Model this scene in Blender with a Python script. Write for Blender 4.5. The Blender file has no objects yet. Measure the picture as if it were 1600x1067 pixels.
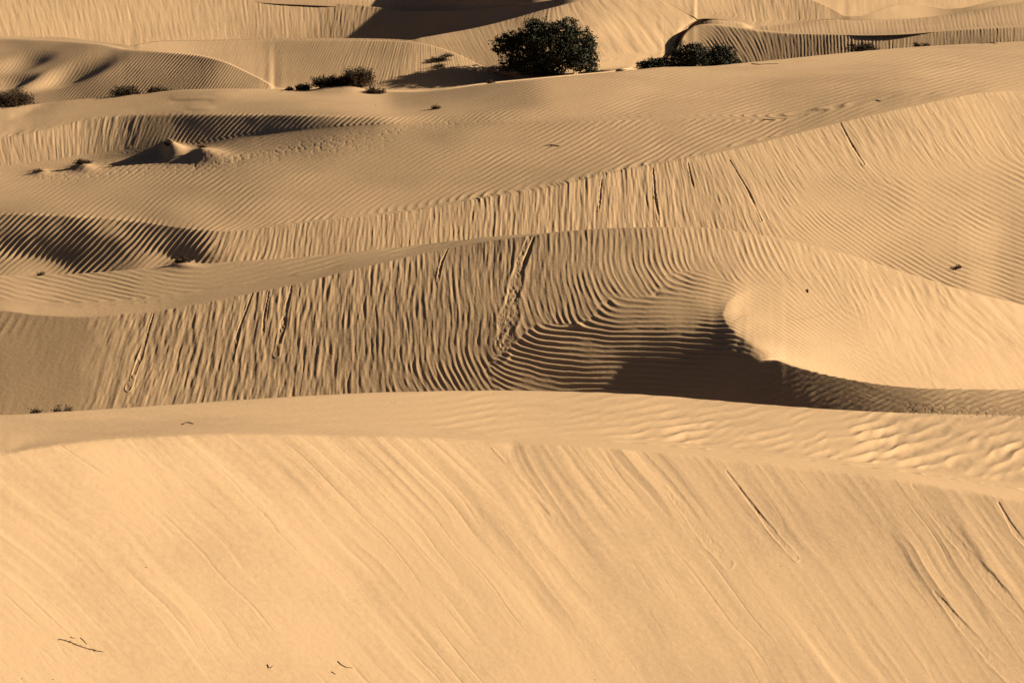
import bpy, math, random, os, time
import numpy as np
T0 = time.time()
scene = bpy.context.scene
R = math.radians
rng = np.random.RandomState(7)
random.seed(7)

# ------------------------------------------------------------------ camera
F_PX = 4537.0                      # focal length in pixels of the 1600 px photograph
PITCH = R(12.0)
cam_data = bpy.data.cameras.new('camera')
cam = bpy.data.objects.new('camera', cam_data)
scene.collection.objects.link(cam)
cam_data.sensor_width = 36.0
cam_data.lens = 36.0 * F_PX / 1600.0
cam_data.clip_start = 1.0
cam_data.clip_end = 5000.0
cam.location = (0, 0, 0)
cam.rotation_euler = (R(90) - PITCH, 0, 0)
scene.camera = cam

# ------------------------------------------------------------------ light
SUN_EL, SUN_AZ = R(22.5), R(7.0)   # low sun at the right, a little beyond the dunes
SDIR = np.array([math.cos(SUN_EL) * math.cos(SUN_AZ), math.cos(SUN_EL) * math.sin(SUN_AZ), math.sin(SUN_EL)])
world = bpy.data.worlds.new('World')
scene.world = world
world.use_nodes = True
wn = world.node_tree
sky = wn.nodes.new('ShaderNodeTexSky')
sky.sky_type = 'NISHITA'
sky.sun_disc = False
sky.sun_elevation = SUN_EL
sky.sun_rotation = R(90) - SUN_AZ
sky.dust_density = 0.6
sky.air_density = 0.1
sky.ozone_density = 0.0
wn.links.new(sky.outputs[0], wn.nodes['Background'].inputs[0])
wn.nodes['Background'].inputs[1].default_value = 0.05
sd = bpy.data.lights.new('sun', 'SUN')
sd.energy = 5.0
sd.angle = R(0.5)
sd.color = (1.0, 0.85, 0.65)
so = bpy.data.objects.new('sun', sd)
scene.collection.objects.link(so)
from mathutils import Vector
so.rotation_euler = Vector((-SDIR[0], -SDIR[1], -SDIR[2])).to_track_quat('-Z', 'Y').to_euler()
so.location = (60, 100, 40)
scene.view_settings.view_transform = 'Standard'
scene.view_settings.look = 'None'
scene.view_settings.gamma = 1.0
scene.view_settings.exposure = 1.27
scene.cycles.diffuse_bounces = 1

# ------------------------------------------------------------------ numeric helpers
def ray(px, py):
    X = (px - 800.0) / F_PX
    Y = (533.5 - py) / F_PX
    den = math.cos(PITCH) + Y * math.sin(PITCH)
    return X / den, (math.sin(PITCH) - Y * math.cos(PITCH)) / den

def pchip(xs, ys, x):
    xs = np.asarray(xs, float); ys = np.asarray(ys, float)
    h = np.diff(xs); d = np.diff(ys) / h
    m = np.zeros_like(ys)
    m[1:-1] = np.where(d[:-1] * d[1:] > 0, 2 * d[:-1] * d[1:] / (d[:-1] + d[1:] + 1e-12 * np.sign(d[:-1] + d[1:]) + 1e-30), 0)
    m[0] = d[0] * 0; m[-1] = d[-1] * 0
    xc = np.clip(x, xs[0], xs[-1])
    i = np.clip(np.searchsorted(xs, xc, side='right') - 1, 0, len(xs) - 2)
    t = (xc - xs[i]) / h[i]
    return ((1 + 2 * t) * (1 - t) ** 2 * ys[i] + t * (1 - t) ** 2 * h[i] * m[i]
            + t * t * (3 - 2 * t) * ys[i + 1] + t * t * (t - 1) * h[i] * m[i + 1])

def vnoise(x, y, seed):
    """smooth value noise in [-1, 1]"""
    r = np.random.RandomState(seed).uniform(-1, 1, (256, 256)).astype(np.float32)
    xi = np.floor(x).astype(np.int64); yi = np.floor(y).astype(np.int64)
    fx = (x - xi).astype(np.float32); fy = (y - yi).astype(np.float32)
    fx = fx * fx * fx * (fx * (fx * 6 - 15) + 10); fy = fy * fy * fy * (fy * (fy * 6 - 15) + 10)
    x0 = xi & 255; x1 = (xi + 1) & 255; y0 = yi & 255; y1 = (yi + 1) & 255
    a = r[y0, x0]; b = r[y0, x1]; c = r[y1, x0]; d = r[y1, x1]
    return (a + (b - a) * fx) * (1 - fy) + (c + (d - c) * fx) * fy

def fnoise(x, y, seed, octs=3, gain=0.5):
    s = 0; a = 1.0; n = 0
    for o in range(octs):
        s = s + a * vnoise(x * 2 ** o + 17.3 * o, y * 2 ** o + 5.1 * o, seed + o); n += a; a *= gain
    return s / n

def gblur_rows(A, sig):
    """gaussian blur along axis 0"""
    r = int(3 * sig) + 1
    k = np.exp(-0.5 * (np.arange(-r, r + 1) / sig) ** 2); k /= k.sum()
    P = np.pad(A, ((r, r), (0, 0)), mode='edge')
    out = np.zeros_like(A)
    for i, w in enumerate(k): out += w * P[i:i + A.shape[0]]
    return out

def cg_solve(D, av, wv, al, wl, anchor, iters=900, reg=0.0, ws=None):
    """least squares: D[i+1]-D[i]=av (weight wv), D[:,j+1]-D[:,j]=al (weight wl)"""
    def At(rv, rl, ra, rr):
        o = np.zeros_like(D)
        o[1:] += rv; o[:-1] -= rv
        o[:, 1:] += rl; o[:, :-1] -= rl
        o[anchor] += ra
        if reg > 0:
            o[:, 2:] += rr; o[:, 1:-1] -= 2 * rr; o[:, :-2] += rr
        return o
    WV = wv ** 2; WL = wl ** 2; WA = 1e4
    RR = reg ** 2
    WS = None if ws is None else ws ** 2
    def Sm(v):
        o = np.zeros_like(D); v = WS * v
        o[2:] += v; o[1:-1] -= 2 * v; o[:-2] += v
        return o
    def op(x):
        rr = RR * (x[:, 2:] - 2 * x[:, 1:-1] + x[:, :-2]) if reg > 0 else 0
        o = At(WV * (x[1:] - x[:-1]), WL * (x[:, 1:] - x[:, :-1]), WA * x[anchor], rr)
        return o if WS is None else o + Sm(x[2:] - 2 * x[1:-1] + x[:-2])
    z = np.zeros_like(D[:, 2:])
    b = At(WV * av, WL * al, WA * D[anchor], z)
    if WS is not None: b = b + Sm(av[1:] - av[:-1])
    dg = np.zeros_like(D); dg[1:] += WV; dg[:-1] += WV; dg[:, 1:] += WL; dg[:, :-1] += WL; dg[anchor] += WA; dg += 6 * RR
    if WS is not None: dg[2:] += WS; dg[1:-1] += 4 * WS; dg[:-2] += WS
    x = D.copy(); r = b - op(x); zt = r / dg; p = zt.copy(); rz = (r * zt).sum()
    for k in range(iters):
        Ap = op(p); a = rz / (p * Ap).sum(); x += a * p; r -= a * Ap
        zt = r / dg; rz2 = (r * zt).sum()
        if rz2 < 1e-14 * abs((b * b).sum()): break
        p = zt + (rz2 / rz) * p; rz = rz2
    return x

# ------------------------------------------------------------------ dune crests, brinks and hollows
def C(s):
    v = [float(a) for a in s.replace(',', ' ').split()]
    return v[0::2], v[1::2]
K = {}
K['near'] = C('0 4000 1600 4000')
K['low'] = C('0 1500 1600 1500')
K['fgbrink'] = C('0 709 50 700 100 693 200 684 300 679 400 677 520 680 620 682 700 685 800 692 900 697 1000 704 1100 713 1200 723 1300 736 1400 748 1500 765 1600 782 1700 800')
K['fgtop'] = C('0 645 100 640 200 634 300 627 400 620 500 614 600 609 700 607 800 606 900 608 1000 612 1100 620 1200 629 1300 637 1400 643 1500 646 1600 648')
K['pit'] = C('0 675 300 662 500 650 700 642 800 640 900 645 950 648 1000 648 1060 642 1110 618 1150 584 1180 565 1210 562 1240 571 1300 586 1380 600 1450 606 1600 608')
K['midbrink'] = C('0 485 60 492 130 495 180 492 240 487 300 477 400 457 470 442 540 424 600 410 680 392 760 377 830 368 900 360 980 356 1080 355 1180 366 1250 380 1330 400 1420 428 1500 452 1560 467 1600 477 1700 500')
K['midtop'] = C('0 430 100 428 200 421 270 415 400 405 500 398 600 388 700 377 800 366 860 360.5 900 358 980 354.5 1080 353.5 1180 364.5 1250 378.5 1330 398.5 1420 426.5 1500 450.5 1560 465.5 1600 475.5 1700 498.5')
K['cbrink'] = C('0 335 100 338 200 345 300 358 360 362 450 352 530 343 620 334 700 320 800 303 860 293 960 270 1050 253 1130 237 1200 220 1260 205 1320 190 1400 172 1480 155 1550 144 1600 142 1700 140')
K['ctoe'] = C('0 272 60 268 150 256 200 250 300 236 400 215 500 203 600 196 700 193 900 190 1060 186 1200 189 1300 172 1400 153 1480 145 1550 139 1600 137 1700 135')
K['dbrink'] = C('0 217 60 205 130 190 180 183 220 180 400 180 600 184 700 181 800 174 900 166 1000 156 1100 143 1200 128 1300 121 1400 121 1500 127 1600 131 1700 132')
K['dtop'] = C('0 165 60 160 130 153 200 147 300 138 360 137 430 138 500 141 600 142 640 142 700 138 750 131 850 121 950 112 1000 107 1040 103 1100 102 1160 97 1250 88 1350 78 1450 70 1600 62 1700 58')
K['etop'] = C('0 58 80 60 160 66 200 74 260 79 310 84 350 94 380 108 405 121 430 134 500 138 600 139 640 139 700 135 750 129 850 119 950 110 1000 105 1040 99 1056 78 1068 55 1085 41 1110 38 1150 42 1200 49 1250 53 1300 54 1350 56 1400 55 1500 47 1600 42 1700 40')
K['ftop'] = C('0 56 80 57 160 64 205 70 250 64 350 62 450 60 540 60 600 61 640 63 680 71 720 86 750 101 780 115 810 119 850 116 950 107 1000 102 1036 97 1050 76 1064 50 1085 34 1100 30 1150 34 1180 41 1210 40 1250 36 1296 31 1330 32 1400 31 1450 27 1500 20 1600 3 1700 -12')
K['gtop'] = C('0 54 80 55 160 62 205 68 250 62 350 60 450 58 540 58 600 58.5 640 60 700 51 750 41 800 28 850 14 900 3 940 -4 985 -12 1015 -6 1045 6 1070 20 1090 28 1100 28 1150 32 1180 39 1210 38 1250 34 1296 29 1330 30 1400 29 1450 25 1500 18 1600 1 1700 -14')
K['walltop'] = C('0 -30 300 -20 380 -6 420 0 480 3 540 6 600 12 640 17 700 16 760 12 850 2 900 -8 950 -20 1000 -30 1220 -20 1270 0 1300 14 1325 26 1345 25 1400 8 1430 6 1480 14 1500 13 1550 2 1600 -10 1700 -30')
K['end'] = C('0 -110 1600 -110')

def merge(a, b):
    xs = sorted(set(K[a][0] + K[b][0] + list(range(0, 1701, 20))))
    ya = pchip(*K[a], np.array(xs, float)); yb = pchip(*K[b], np.array(xs, float))
    g = np.maximum(ya - yb, 0.3); w = np.clip((g - 2.8) / 4.0, 0, 1); w = w * w * (3 - 2 * w)
    K[b] = (xs, list(ya - (0.3 + (g - 0.3) * w)))
for _a, _b in (('midbrink', 'midtop'), ('dtop', 'etop'), ('etop', 'ftop'), ('ftop', 'gtop')): merge(_a, _b)
def dipc(base, s):
    return ('dip', base) + C(s)
# rows from near to far: (curve, coarse rows up to it, fine rows, targets)
# targets: px, py, slope to the right, slope away, ripple line angle, ripple spacing, ripple steepness, streak steepness
def T(s):
    return np.array([[float(a) for a in l.replace(',', ' ').split()] for l in s.strip().splitlines()])
FG = T('''
0 720 -0.323 0.42 42 46 0 0.072
0 1000 -0.376 0.38 39 46 0 0.048
200 800 -0.358 0.4 41 46 0 0.08
400 720 -0.34 0.42 42 42 0 0.112
400 1000 -0.376 0.38 40 44 0 0.056
800 720 -0.259 0.45 46 40 0 0.128
800 900 -0.289 0.42 45 40 0 0.104
800 1000 -0.305 0.4 44 42 0 0.08
1200 760 -0.213 0.48 52 40 0 0.096
1200 1000 -0.259 0.42 50 42 0 0.08
1550 820 -0.168 0.5 57 34 0 0.16
1550 1040 -0.213 0.46 56 38 0 0.12
800 1500 -0.267 0.35 45 46 0 0.064''')
FS = T('''
0 680 -0.04 -0.13 0 11.9 0 0
250 655 -0.05 -0.13 0 11.9 0.016 0
500 645 -0.07 -0.13 -3 11.05 0.016 0
800 645 -0.09 -0.13 -6 11.9 0.07 0
800 615 -0.09 -0.13 -6 11.9 0.016 0
1100 630 -0.09 -0.12 -12 11.9 0.039 0
1300 645 -0.09 -0.12 -12 11.9 0.062 0
1100 670 -0.09 -0.12 -7.2 15.64 0.189 0
1350 690 -0.1 -0.1 -13.2 19.55 0.292 0
1550 700 -0.1 -0.08 -18 23.46 0.326 0
1550 660 -0.07 -0.1 -7.2 15.64 0.12 0''')
BACK = T('0 0 0 -.55 90 20 0 0')
PIT = T('''
100 690 0 0.45 105 18 0.05 0.1
500 660 0.03 0.4 80 15 0.2 0.1
800 650 0.15 0.45 0 13 0.3 0
900 660 0.3 0.45 -3 12 0.2 0
960 650 0.45 0.45 -4 12 0.2 0
1040 630 0.46 0.45 0 12 0.02 0
1100 620 0.46 0.42 0 13 0.02 0
1170 590 0.44 0.45 5 13 0.02 0
1215 600 0.46 0.42 -25 10 0.12 0
1290 610 0.36 0.32 -22 9 0.34 0
1400 625 0.26 0.22 -20 9 0.34 0.1
1500 628 0.14 0.12 -17 9 0.28 0.1
1590 630 0.1 0.05 -15 9 0.2 0.1''')
MID = T('''
140 560 .06 .5 110 16 .03 .04
230 600 .04 .5 106 13 .14 .12
0 510 0.14 0.5 120 16.4 0.12 0.03
50 600 0.12 0.5 110 19.68 0 0.01
20 550 0.12 0.5 110 19.68 0 0.01
100 600 0.12 0.5 110 19.68 0 0.01
120 530 0.14 0.5 112 19.68 0 0.01
60 530 0.14 0.5 118 18.04 0.03 0
180 520 0.05 0.5 112 14.76 0.07 0.09
180 620 0.08 0.5 106 13.12 0.07 0.09
260 500 0.1 0.5 108 13.94 0.22 0.15
350 500 0.08 0.5 101 12.3 0.3 0.18
350 600 0.11 0.48 100 11.48 0.25 0.15
480 480 0.1 0.5 98 12.3 0.3 0.18
480 580 0.11 0.48 98 11.48 0.28 0.15
600 450 0.1 0.52 96 12.3 0.32 0.18
600 560 0.13 0.48 95 11.48 0.34 0.12
700 600 0.12 0.35 62 9.84 0.32 0
800 420 0.11 0.52 97 12.3 0.3 0.15
760 520 0.13 0.5 97 10.66 0.3 0.1
830 560 0.1 0.38 8 9.02 0.35 0
900 400 0.08 0.5 95 10.66 0.3 0.05
880 480 0.13 0.42 82 9.84 0.32 0
880 530 0.02 0.38 5 9.02 0.36 0
950 570 0.05 0.38 -6 9.84 0.42 0
1000 390 0.05 0.5 92 10.66 0.32 0
1000 440 0.02 0.4 62 9.84 0.32 0
1000 500 0.1 0.38 -8 8.2 0.38 0
1080 400 -0.1 0.46 84 10.66 0.3 0
1080 440 0.02 0.33 25 7.38 0.3 0
1000 540 0 0.38 -2 9.02 0.45 0
920 600 0.2 0.38 -4 9.84 0.42 0
960 625 0.42 0.38 0 9.84 0.3 0
1010 578 0.36 0.38 0 9.84 0.4 0
1200 400 -0.22 0.4 64 10.66 0.22 0
1000 620 0.5 0.3 0 9.84 0.03 0
1060 590 0.5 0.35 0 9.84 0.03 0
1110 565 0.5 0.4 0 9.84 0.05 0
1150 565 0.48 0.45 0 9.84 0.03 0
1050 540 0.1 0.38 3 9.02 0.42 0
1100 538 0.14 0.3 3 9.02 0.4 0
1125 532 0.14 0.38 3 9.02 0.4 0
1080 512 0 0.3 3 9.02 0.42 0
1115 503 -0.1 0.3 3 8.2 0.4 0
1080 480 0.03 0.38 -6 7.38 0.34 0
1112 470 -0.1 0.25 -4 7.38 0.3 0
1120 450 -0.1 0.25 20 7.38 0.26 0
1150 480 -0.42 0.16 25 4.92 0.12 0
1170 455 -0.34 0.2 40 5.74 0.14 0
1145 505 -0.42 0.12 25 4.92 0.1 0
1170 530 -0.42 0.1 32 4.92 0.1 0
1210 520 -0.42 0.15 35 4.92 0.12 0
1215 550 -0.42 0.12 35 4.92 0.1 0
1290 560 -0.42 0.28 36 4.92 0.05 0.02
1290 530 -0.42 0.28 36 4.92 0.05 0.02
1140 425 -0.12 0.36 60 9.02 0.26 0
1100 375 -0.06 0.46 84 10.66 0.28 0
1150 380 -0.14 0.44 76 10.66 0.26 0
1250 395 -0.25 0.42 64 9.84 0.18 0
1250 460 -0.34 0.35 46 7.38 0.15 0
1350 430 -0.32 0.4 62 9.84 0.16 0
1400 520 -0.45 0.32 50 18.04 0.02 0.07
1450 450 -0.32 0.4 70 9.84 0.16 0
1550 500 -0.38 0.4 55 22.96 0 0.09
1550 580 -0.45 0.32 50 22.96 0 0.08''')
MS = T('''
0 460 -0.2 .02 14 8 .16 0
200 460 -0.16 .0 14 8 .16 0
400 430 -0.14 .03 -14 8 .14 0
600 395 -0.14 .03 -14 7 .1 0
900 358 -.05 .0 -14 7 0 0
1600 470 -.1 .0 -14 7 0 0''')
CF = T('''
50 425 0 0.02 150 8.5 0.04 0
250 418 0.04 0.05 140 8.5 0.1 0
50 380 0.47 0.34 132 10.2 0.368 0
50 350 0.42 0.18 138 9.35 0.287 0
180 380 0.45 0.34 134 10.2 0.391 0
180 358 0.24 0.16 138 10.2 0.322 0
290 385 0.38 0.32 130 11.05 0.391 0
370 385 0.08 0.4 108 10.2 0.345 0.05
450 375 0.09 0.45 97 8.5 0.27 0.08
650 355 0.07 0.45 93 8.5 0.3 0.14
850 330 0.05 0.5 92 9.35 0.3 0.22
1000 310 0.02 0.5 90 9.35 0.26 0.24
1100 330 0.01 0.5 80 8.5 0.2 0.22
1200 290 -0.11 0.45 54 6.8 0.18 0.12
1300 300 -0.13 0.42 40 5.95 0.2 0.05
1300 370 -0.12 0.42 36 5.95 0.2 0.04
1370 220 -0.14 0.45 60 7.65 0.1 0.15
1450 200 -0.17 0.4 60 7.65 0.1 0.1
1560 180 -0.22 0.38 60 7.65 0.06 0.08
1450 300 -0.08 0.32 38 7.65 0.22 0
1560 300 -0.06 0.3 34 7.65 0.24 0
1450 400 0 0.2 26 7.65 0.25 0
1560 420 0.03 0.12 12 7.65 0.27 0
1560 455 0.05 0.1 12 7.65 0.2 0
120 365 .44 .3 134 10 .36 0
230 372 .38 .3 132 10 .34 0''')
PL = T('''
0 310 -0.01 0.02 145 7.65 0.024 0
0 285 -0.07 0 145 6.8 0.036 0
200 330 0.07 0.06 142 9.35 0.136 0
200 290 -0.04 0.05 145 6.8 0.03 0
350 340 -0.01 0.12 145 10.2 0.17 0
500 310 -0.07 0.15 148 9.35 0.095 0
600 260 -0.07 0.15 150 8.5 0.06 0
800 260 -0.07 0.18 152 9.35 0.17 0
800 220 -0.07 0.15 155 7.65 0.102 0
1000 230 -0.07 0.18 152 9.35 0.187 0
1150 210 -0.07 0.16 155 8.5 0.17 0
1300 180 -0.07 0.15 158 7.65 0.067 0
1450 155 -0.11 0.12 165 6.8 0.059 0
1590 140 -0.13 0.1 165 6.8 0.021 0
200 265 -0.04 0.02 140 6.8 0.119 0
450 230 -0.19 0.02 150 6.8 0.083 0
700 205 -0.17 0.03 160 6.8 0.085 0''')
DF = T('''
0 245 -0.121 0.4 78 7.65 0.15 0.15
100 225 -0.11 0.42 84 7.65 0.15 0.15
170 215 0.1 0.45 98 7.65 0.18 0.18
205 215 0.36 0.38 112 7.65 0.2 0.15
240 215 0.36 0.32 120 6.8 0.2 0.1
320 200 0.45 0.25 125 6.8 0.2 0.05
450 195 0.486 0.2 128 6.8 0.25 0
550 190 0.5 0.16 135 6.8 0.25 0
650 190 0.12 0.06 150 6.8 0.15 0
900 178 0.018 0.03 160 6.8 0.08 0
1100 165 0.045 0.03 165 6.8 0.16 0
1300 135 0.09 0.05 165 6.8 0.09 0
1500 133 0.045 0.03 170 6.8 0.068 0''')
DT = T('''
0 190 -0.12 -0.04 160 5.6 0.03 0
200 165 -0.17 -0.04 160 5.6 0 0
400 160 -0.2 -0.04 160 5.6 0 0
580 165 -0.16 0.01 160 5.6 0 0
640 158 0.2 0.06 150 4.8 0.05 0
780 148 0.17 0.06 150 4.8 0.06 0
900 130 -0.02 0.04 155 4.8 0.06 0
1050 125 -0.06 0.02 160 5.6 0.07 0
1050 106 -0.12 -0.01 160 5.6 0.015 0
1250 100 -0.14 0 165 5.6 0.04 0
1500 95 -0.12 0 160 6.4 0.07 0
1590 80 -0.12 0 160 6.4 0.06 0''')
EF = T('''
0 72 0.2 0.12 130 5.95 0 0
90 74 0.2 0.15 130 5.95 0 0
180 84 0.153 0.2 130 5.95 0 0
0 120 0.36 0.25 130 5 0.18 0
60 100 0.34 0.25 130 5 0.18 0
110 118 0.42 0.25 130 5 0.18 0
200 110 0.34 0.25 132 5.1 0.2 0
300 110 0.344 0.3 132 5.1 0.24 0
380 122 0.191 0.35 125 5.1 0.2 0
430 140 0 0.3 110 5.95 0.1 0
700 135 0 0.3 100 5.95 0 0
1000 110 0 0.3 60 5.95 0 0
1075 70 0.15 0.4 30 5.236 0 0
1120 75 0.36 0.3 55 5.61 0.255 0
1250 80 0.38 0.3 88 5.984 0.315 0
1400 75 0.3 0.3 92 5.984 0.315 0
1550 65 0.33 0.3 88 5.984 0.3 0
1600 55 0.3 0.2 88 5.984 0.262 0''')
FF = T('''
250 90 -0.12 0.2 110 5.1 0 0
350 85 -0.06 0.2 112 5.1 0.05 0
480 90 0.1 0.3 118 5.1 0.16 0
600 90 0.12 0.3 114 5.1 0.26 0
680 100 0 0.3 82 5.1 0.26 0
740 115 -0.15 0.3 62 5.1 0.14 0
1100 38 0.15 0.05 80 6.8 0.1 0
1300 45 0.06 0 80 6.8 0.1 0
1500 35 0.06 0 80 6.8 0.1 0''')
GF = T('''
680 75 0 0.15 60 6 0.06 0
800 60 0.06 0.15 60 6 0.08 0
820 20 0.15 0.15 120 6 0.2 0
760 100 0.05 0.2 60 6 0.06 0
850 100 0 0.22 60 8 0.03 0
900 40 -0.05 0.25 60 8 0.1 0
940 60 -0.28 0.42 58 16 0 0.096
1020 60 -0.26 0.45 62 16 0 0.096
1200 20 -0.2 0.4 80 12 0 0.06''')
WA = T('''
100 30 -0.22 0.5 76 8.84 0.042 0.112
300 30 -0.2 0.5 80 8.84 0.035 0.112
450 30 -0.1 0.5 85 7.48 0.07 0.112
550 40 0.08 0.45 95 8 0.15 0.112
610 45 0.28 0.38 110 8 0.1 0.045
680 40 0.46 0.3 120 8 0 0
800 15 0.45 0.2 120 8 0 0
1000 0 -0.2 0.4 70 9.6 0 0.045
1100 15 -0.22 0.42 70 8.8 0 0.09
1200 15 -0.12 0.45 82 8 0.1 0.112
1270 20 -0.02 0.45 88 6.4 0.15 0.09
1315 28 -0.2 0.35 80 6.4 0 0
1400 20 -0.22 0.3 80 6.4 0 0.013
1500 10 -0.2 0.35 80 6.4 0 0.022''')
END = T('''
0 -50 -.1 .3 90 12 0 .1
590 5 -.2 .2 90 8 .1 0
660 5 .1 .2 90 8 .1 0
700 0 .42 .2 90 8 0 0
760 -5 .38 .2 90 8 0 0
900 0 -.1 .2 90 8 0 0
1300 5 -.22 .4 80 12 0 .1
1600 -20 -.2 .4 80 12 0 .1''')
# name, curve, coarse rows, fine rows, targets, smooth-at-curve sigma (fine rows)
SEG = [
 ('near',   K['near'], 0, 0, None, 0),
 ('lower',  K['low'], 6, 24, FG, 0),
 ('fg',     K['fgbrink'], 34, 640, FG, 3),
 ('fgs',    K['fgtop'], 10, 110, FS, 5),
 ('fgb',    dipc('fgtop', '0 55 900 60 1050 55 1150 42 1250 24 1350 10 1450 4 1600 3'), 4, 24, BACK, 4),
 ('pit',    K['pit'], 9, 110, PIT, 2),
 ('pitb',   dipc('pit', '0 0 1170 0 1230 2 1300 6 1400 10 1600 12'), 3, 14, BACK, 1),
 ('mid',    K['midbrink'], 24, 250, MID, 1.5),
 ('mids',   K['midtop'], 6, 58, MS, 2),
 ('midb',   dipc('midtop', '0 8 150 10 300 18 450 34 900 60 1300 70 1500 50 1580 30 1700 30'), 4, 24, BACK, 4),
 ('cface',  K['cbrink'], 22, 300, CF, 2),
 ('plat',   K['ctoe'], 12, 120, PL, 6),
 ('dface',  K['dbrink'], 8, 80, DF, 3),
 ('dtop',   K['dtop'], 8, 76, DT, 4),
 ('dtopb',  dipc('dtop', '0 30 400 20 450 12 1000 12 1060 30 1600 30'), 4, 20, BACK, 3),
 ('eface',  K['etop'], 10, 120, EF, 4),
 ('eb',     dipc('etop', '0 12 360 12 420 4 460 1 1030 0 1600 0'), 3, 12, BACK, 3),
 ('fface',  K['ftop'], 8, 84, FF, 4),
 ('fb',     dipc('ftop', '0 14 600 14 700 6 760 2 800 0 1600 0'), 3, 12, BACK, 3),
 ('gface',  K['gtop'], 10, 110, GF, 3),
 ('gb',     dipc('gtop', '0 10 600 12 760 14 850 10 900 0 1080 0 1600 3'), 3, 12, BACK, 3),
 ('wall',   K['walltop'], 8, 84, WA, 2),
 ('wallb',  dipc('walltop', '0 8 1600 8'), 2, 8, BACK, 2),
 ('end',    K['end'], 6, 40, END, 0),
]
CSTEP = 12.5
ccols = np.arange(-700, 2300 + 1, CSTEP)
lo = np.concatenate([np.arange(-700, -280, 12.0), np.arange(-280, -24, 2.2)]); hi = np.concatenate([np.arange(1624, 1880, 2.2), np.arange(1882, 2301, 12.0)])
QF = float(os.environ.get('DUNE_STEP', '1.0'))
fcols = np.concatenate([lo, np.arange(-24 + QF, 1624, QF), hi])

def curve(c, px, prev):
    if c[0] == 'dip':
        y = pchip(K[c[1]][0], K[c[1]][1], px) + pchip(c[2], c[3], px)
        return y
    return pchip(c[0], c[1], px)

def shepard(Tg, px, py):
    pxc = np.clip(px, 0, 1600)
    out = np.zeros((6,) + px.shape); ws = np.zeros(px.shape)
    for r in Tg:
        d2 = (pxc - r[0]) ** 2 + (1.6 * (py - r[1])) ** 2 + 14.0 ** 2
        w = d2 ** -1.7
        ws += w
        for k in range(6): out[k] += w * r[2 + k]
    return out / ws

def build_rows(cols, fine):
    rows = []; par = []; seg = []; prev = None
    for si, (nm, c, nc, nf, tg, sm) in enumerate(SEG):
        y = curve(c, cols, None)
        if prev is None:
            rows.append(y); par.append(0.0); seg.append(0)
        else:
            n = (nc if fine is None else max(nc, int(round(nf * 1.25 / QF))))
            for k in range(1, n + 1):
                f = k / n
                rows.append(prev * (1 - f) + y * f); par.append(si - 1 + f); seg.append(si)
        prev = y
    return np.array(rows), np.array(par), np.array(seg)

# ------------------------------------------------------------------ depth and ripple phase on the coarse grid
PYc, parc, segc = build_rows(ccols, None)
PXc = np.broadcast_to(ccols, PYc.shape)
Bc, Tc = ray(PXc, PYc)
fields = np.zeros((6,) + PYc.shape)
for i in range(len(segc)):
    tg = SEG[max(segc[i], 1)][4]
    fields[:, i] = shepard(tg, PXc[i], PYc[i])
isback = np.array([SEG[max(s, 1)][4] is BACK for s in segc])
# vertical steps use the targets of the upper row (same segment)
pv, qv = fields[0, 1:], fields[1, 1:]
pym = 0.5 * (PYc[1:] + PYc[:-1])
for i in range(1, len(segc)):
    f6 = shepard(SEG[segc[i]][4], PXc[i], pym[i - 1]); pv[i - 1] = f6[0]; qv[i - 1] = f6[1]
g0 = Tc[:-1] + pv * Bc[:-1] + qv; g1 = Tc[1:] + pv * Bc[1:] + qv
up = (Tc[1:] < Tc[:-1])
sg = np.where(up, 1.0, -1.0)
mn = np.minimum(g0 * sg, g1 * sg)
sh = np.maximum(0, 0.035 - mn) * sg
g0 += sh; g1 += sh
av = np.log(g0 / g1)
dt = np.abs(Tc[1:] - Tc[:-1])
wv = np.clip((np.abs(g0 * g1)) / np.maximum(dt, 1e-5), 0, 600)
pl = 0.5 * (fields[0][:, 1:] + fields[0][:, :-1]); ql = 0.5 * (fields[1][:, 1:] + fields[1][:, :-1])
h0 = Tc[:, :-1] + pl * Bc[:, :-1] + ql; h1 = Tc[:, 1:] + pl * Bc[:, 1:] + ql
sgl = np.where(isback, -1.0, 1.0)[:, None]
mn = np.minimum(h0 * sgl, h1 * sgl); sh = np.maximum(0, 0.035 - mn) * sgl
h0 += sh; h1 += sh
al = np.log(h0 / h1)
wl = np.clip(np.abs(h0 * h1) ** 0.5 / np.abs(Bc[:, 1:] - Bc[:, :-1]), 0, 400)
rowh = np.zeros_like(PYc); rowh[1:] = np.abs(PYc[1:] - PYc[:-1]); rowh[:-1] = np.maximum(rowh[:-1], 0.5 * rowh[1:])
wl *= np.clip(rowh[:, 1:] / 3.0, 0.02, 1.0)
wl[isback] *= 0.02
wl[~isback] *= 1.3
wv[isback[1:]] *= 0.04
_r = np.where(np.isin(segc[1:], [k for k, q_ in enumerate(SEG) if q_[0] in ('dtopb', 'eb')]))[0]
wv[_r] *= np.where((ccols > 400) & (ccols < 1000), 0.08, 1.0)
for _n, _x0, _x1 in (('pitb', 0, 1185), ('gb', 880, 1700), ('fb', 980, 1700)):   # here one slope runs on into the next
    _r = np.where(segc[1:] == [k for k, q_ in enumerate(SEG) if q_[0] == _n][0])[0]
    wv[_r] = np.where((ccols > _x0) & (ccols < _x1), 500.0, wv[_r])
D = np.full(PYc.shape, math.log(62.0))
i_b = int(np.where(segc == 2)[0][-1]); j_b = int(np.argmin(abs(ccols - 800)))
for i in range(i_b + 1, len(D)): D[i] = D[i - 1] + np.clip(av[i - 1].mean(), 0, 0.1)
for i in range(i_b - 1, -1, -1): D[i] = D[i + 1] - av[i].mean()
D[i_b, j_b] = math.log(62.0)
ws = 4.0 * np.minimum(wv[1:], wv[:-1]); ws[isback[1:-1] | isback[2:]] = 0
D = cg_solve(D, av, wv, al, wl, (i_b, j_b), 4000, reg=4.0, ws=ws)
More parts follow.
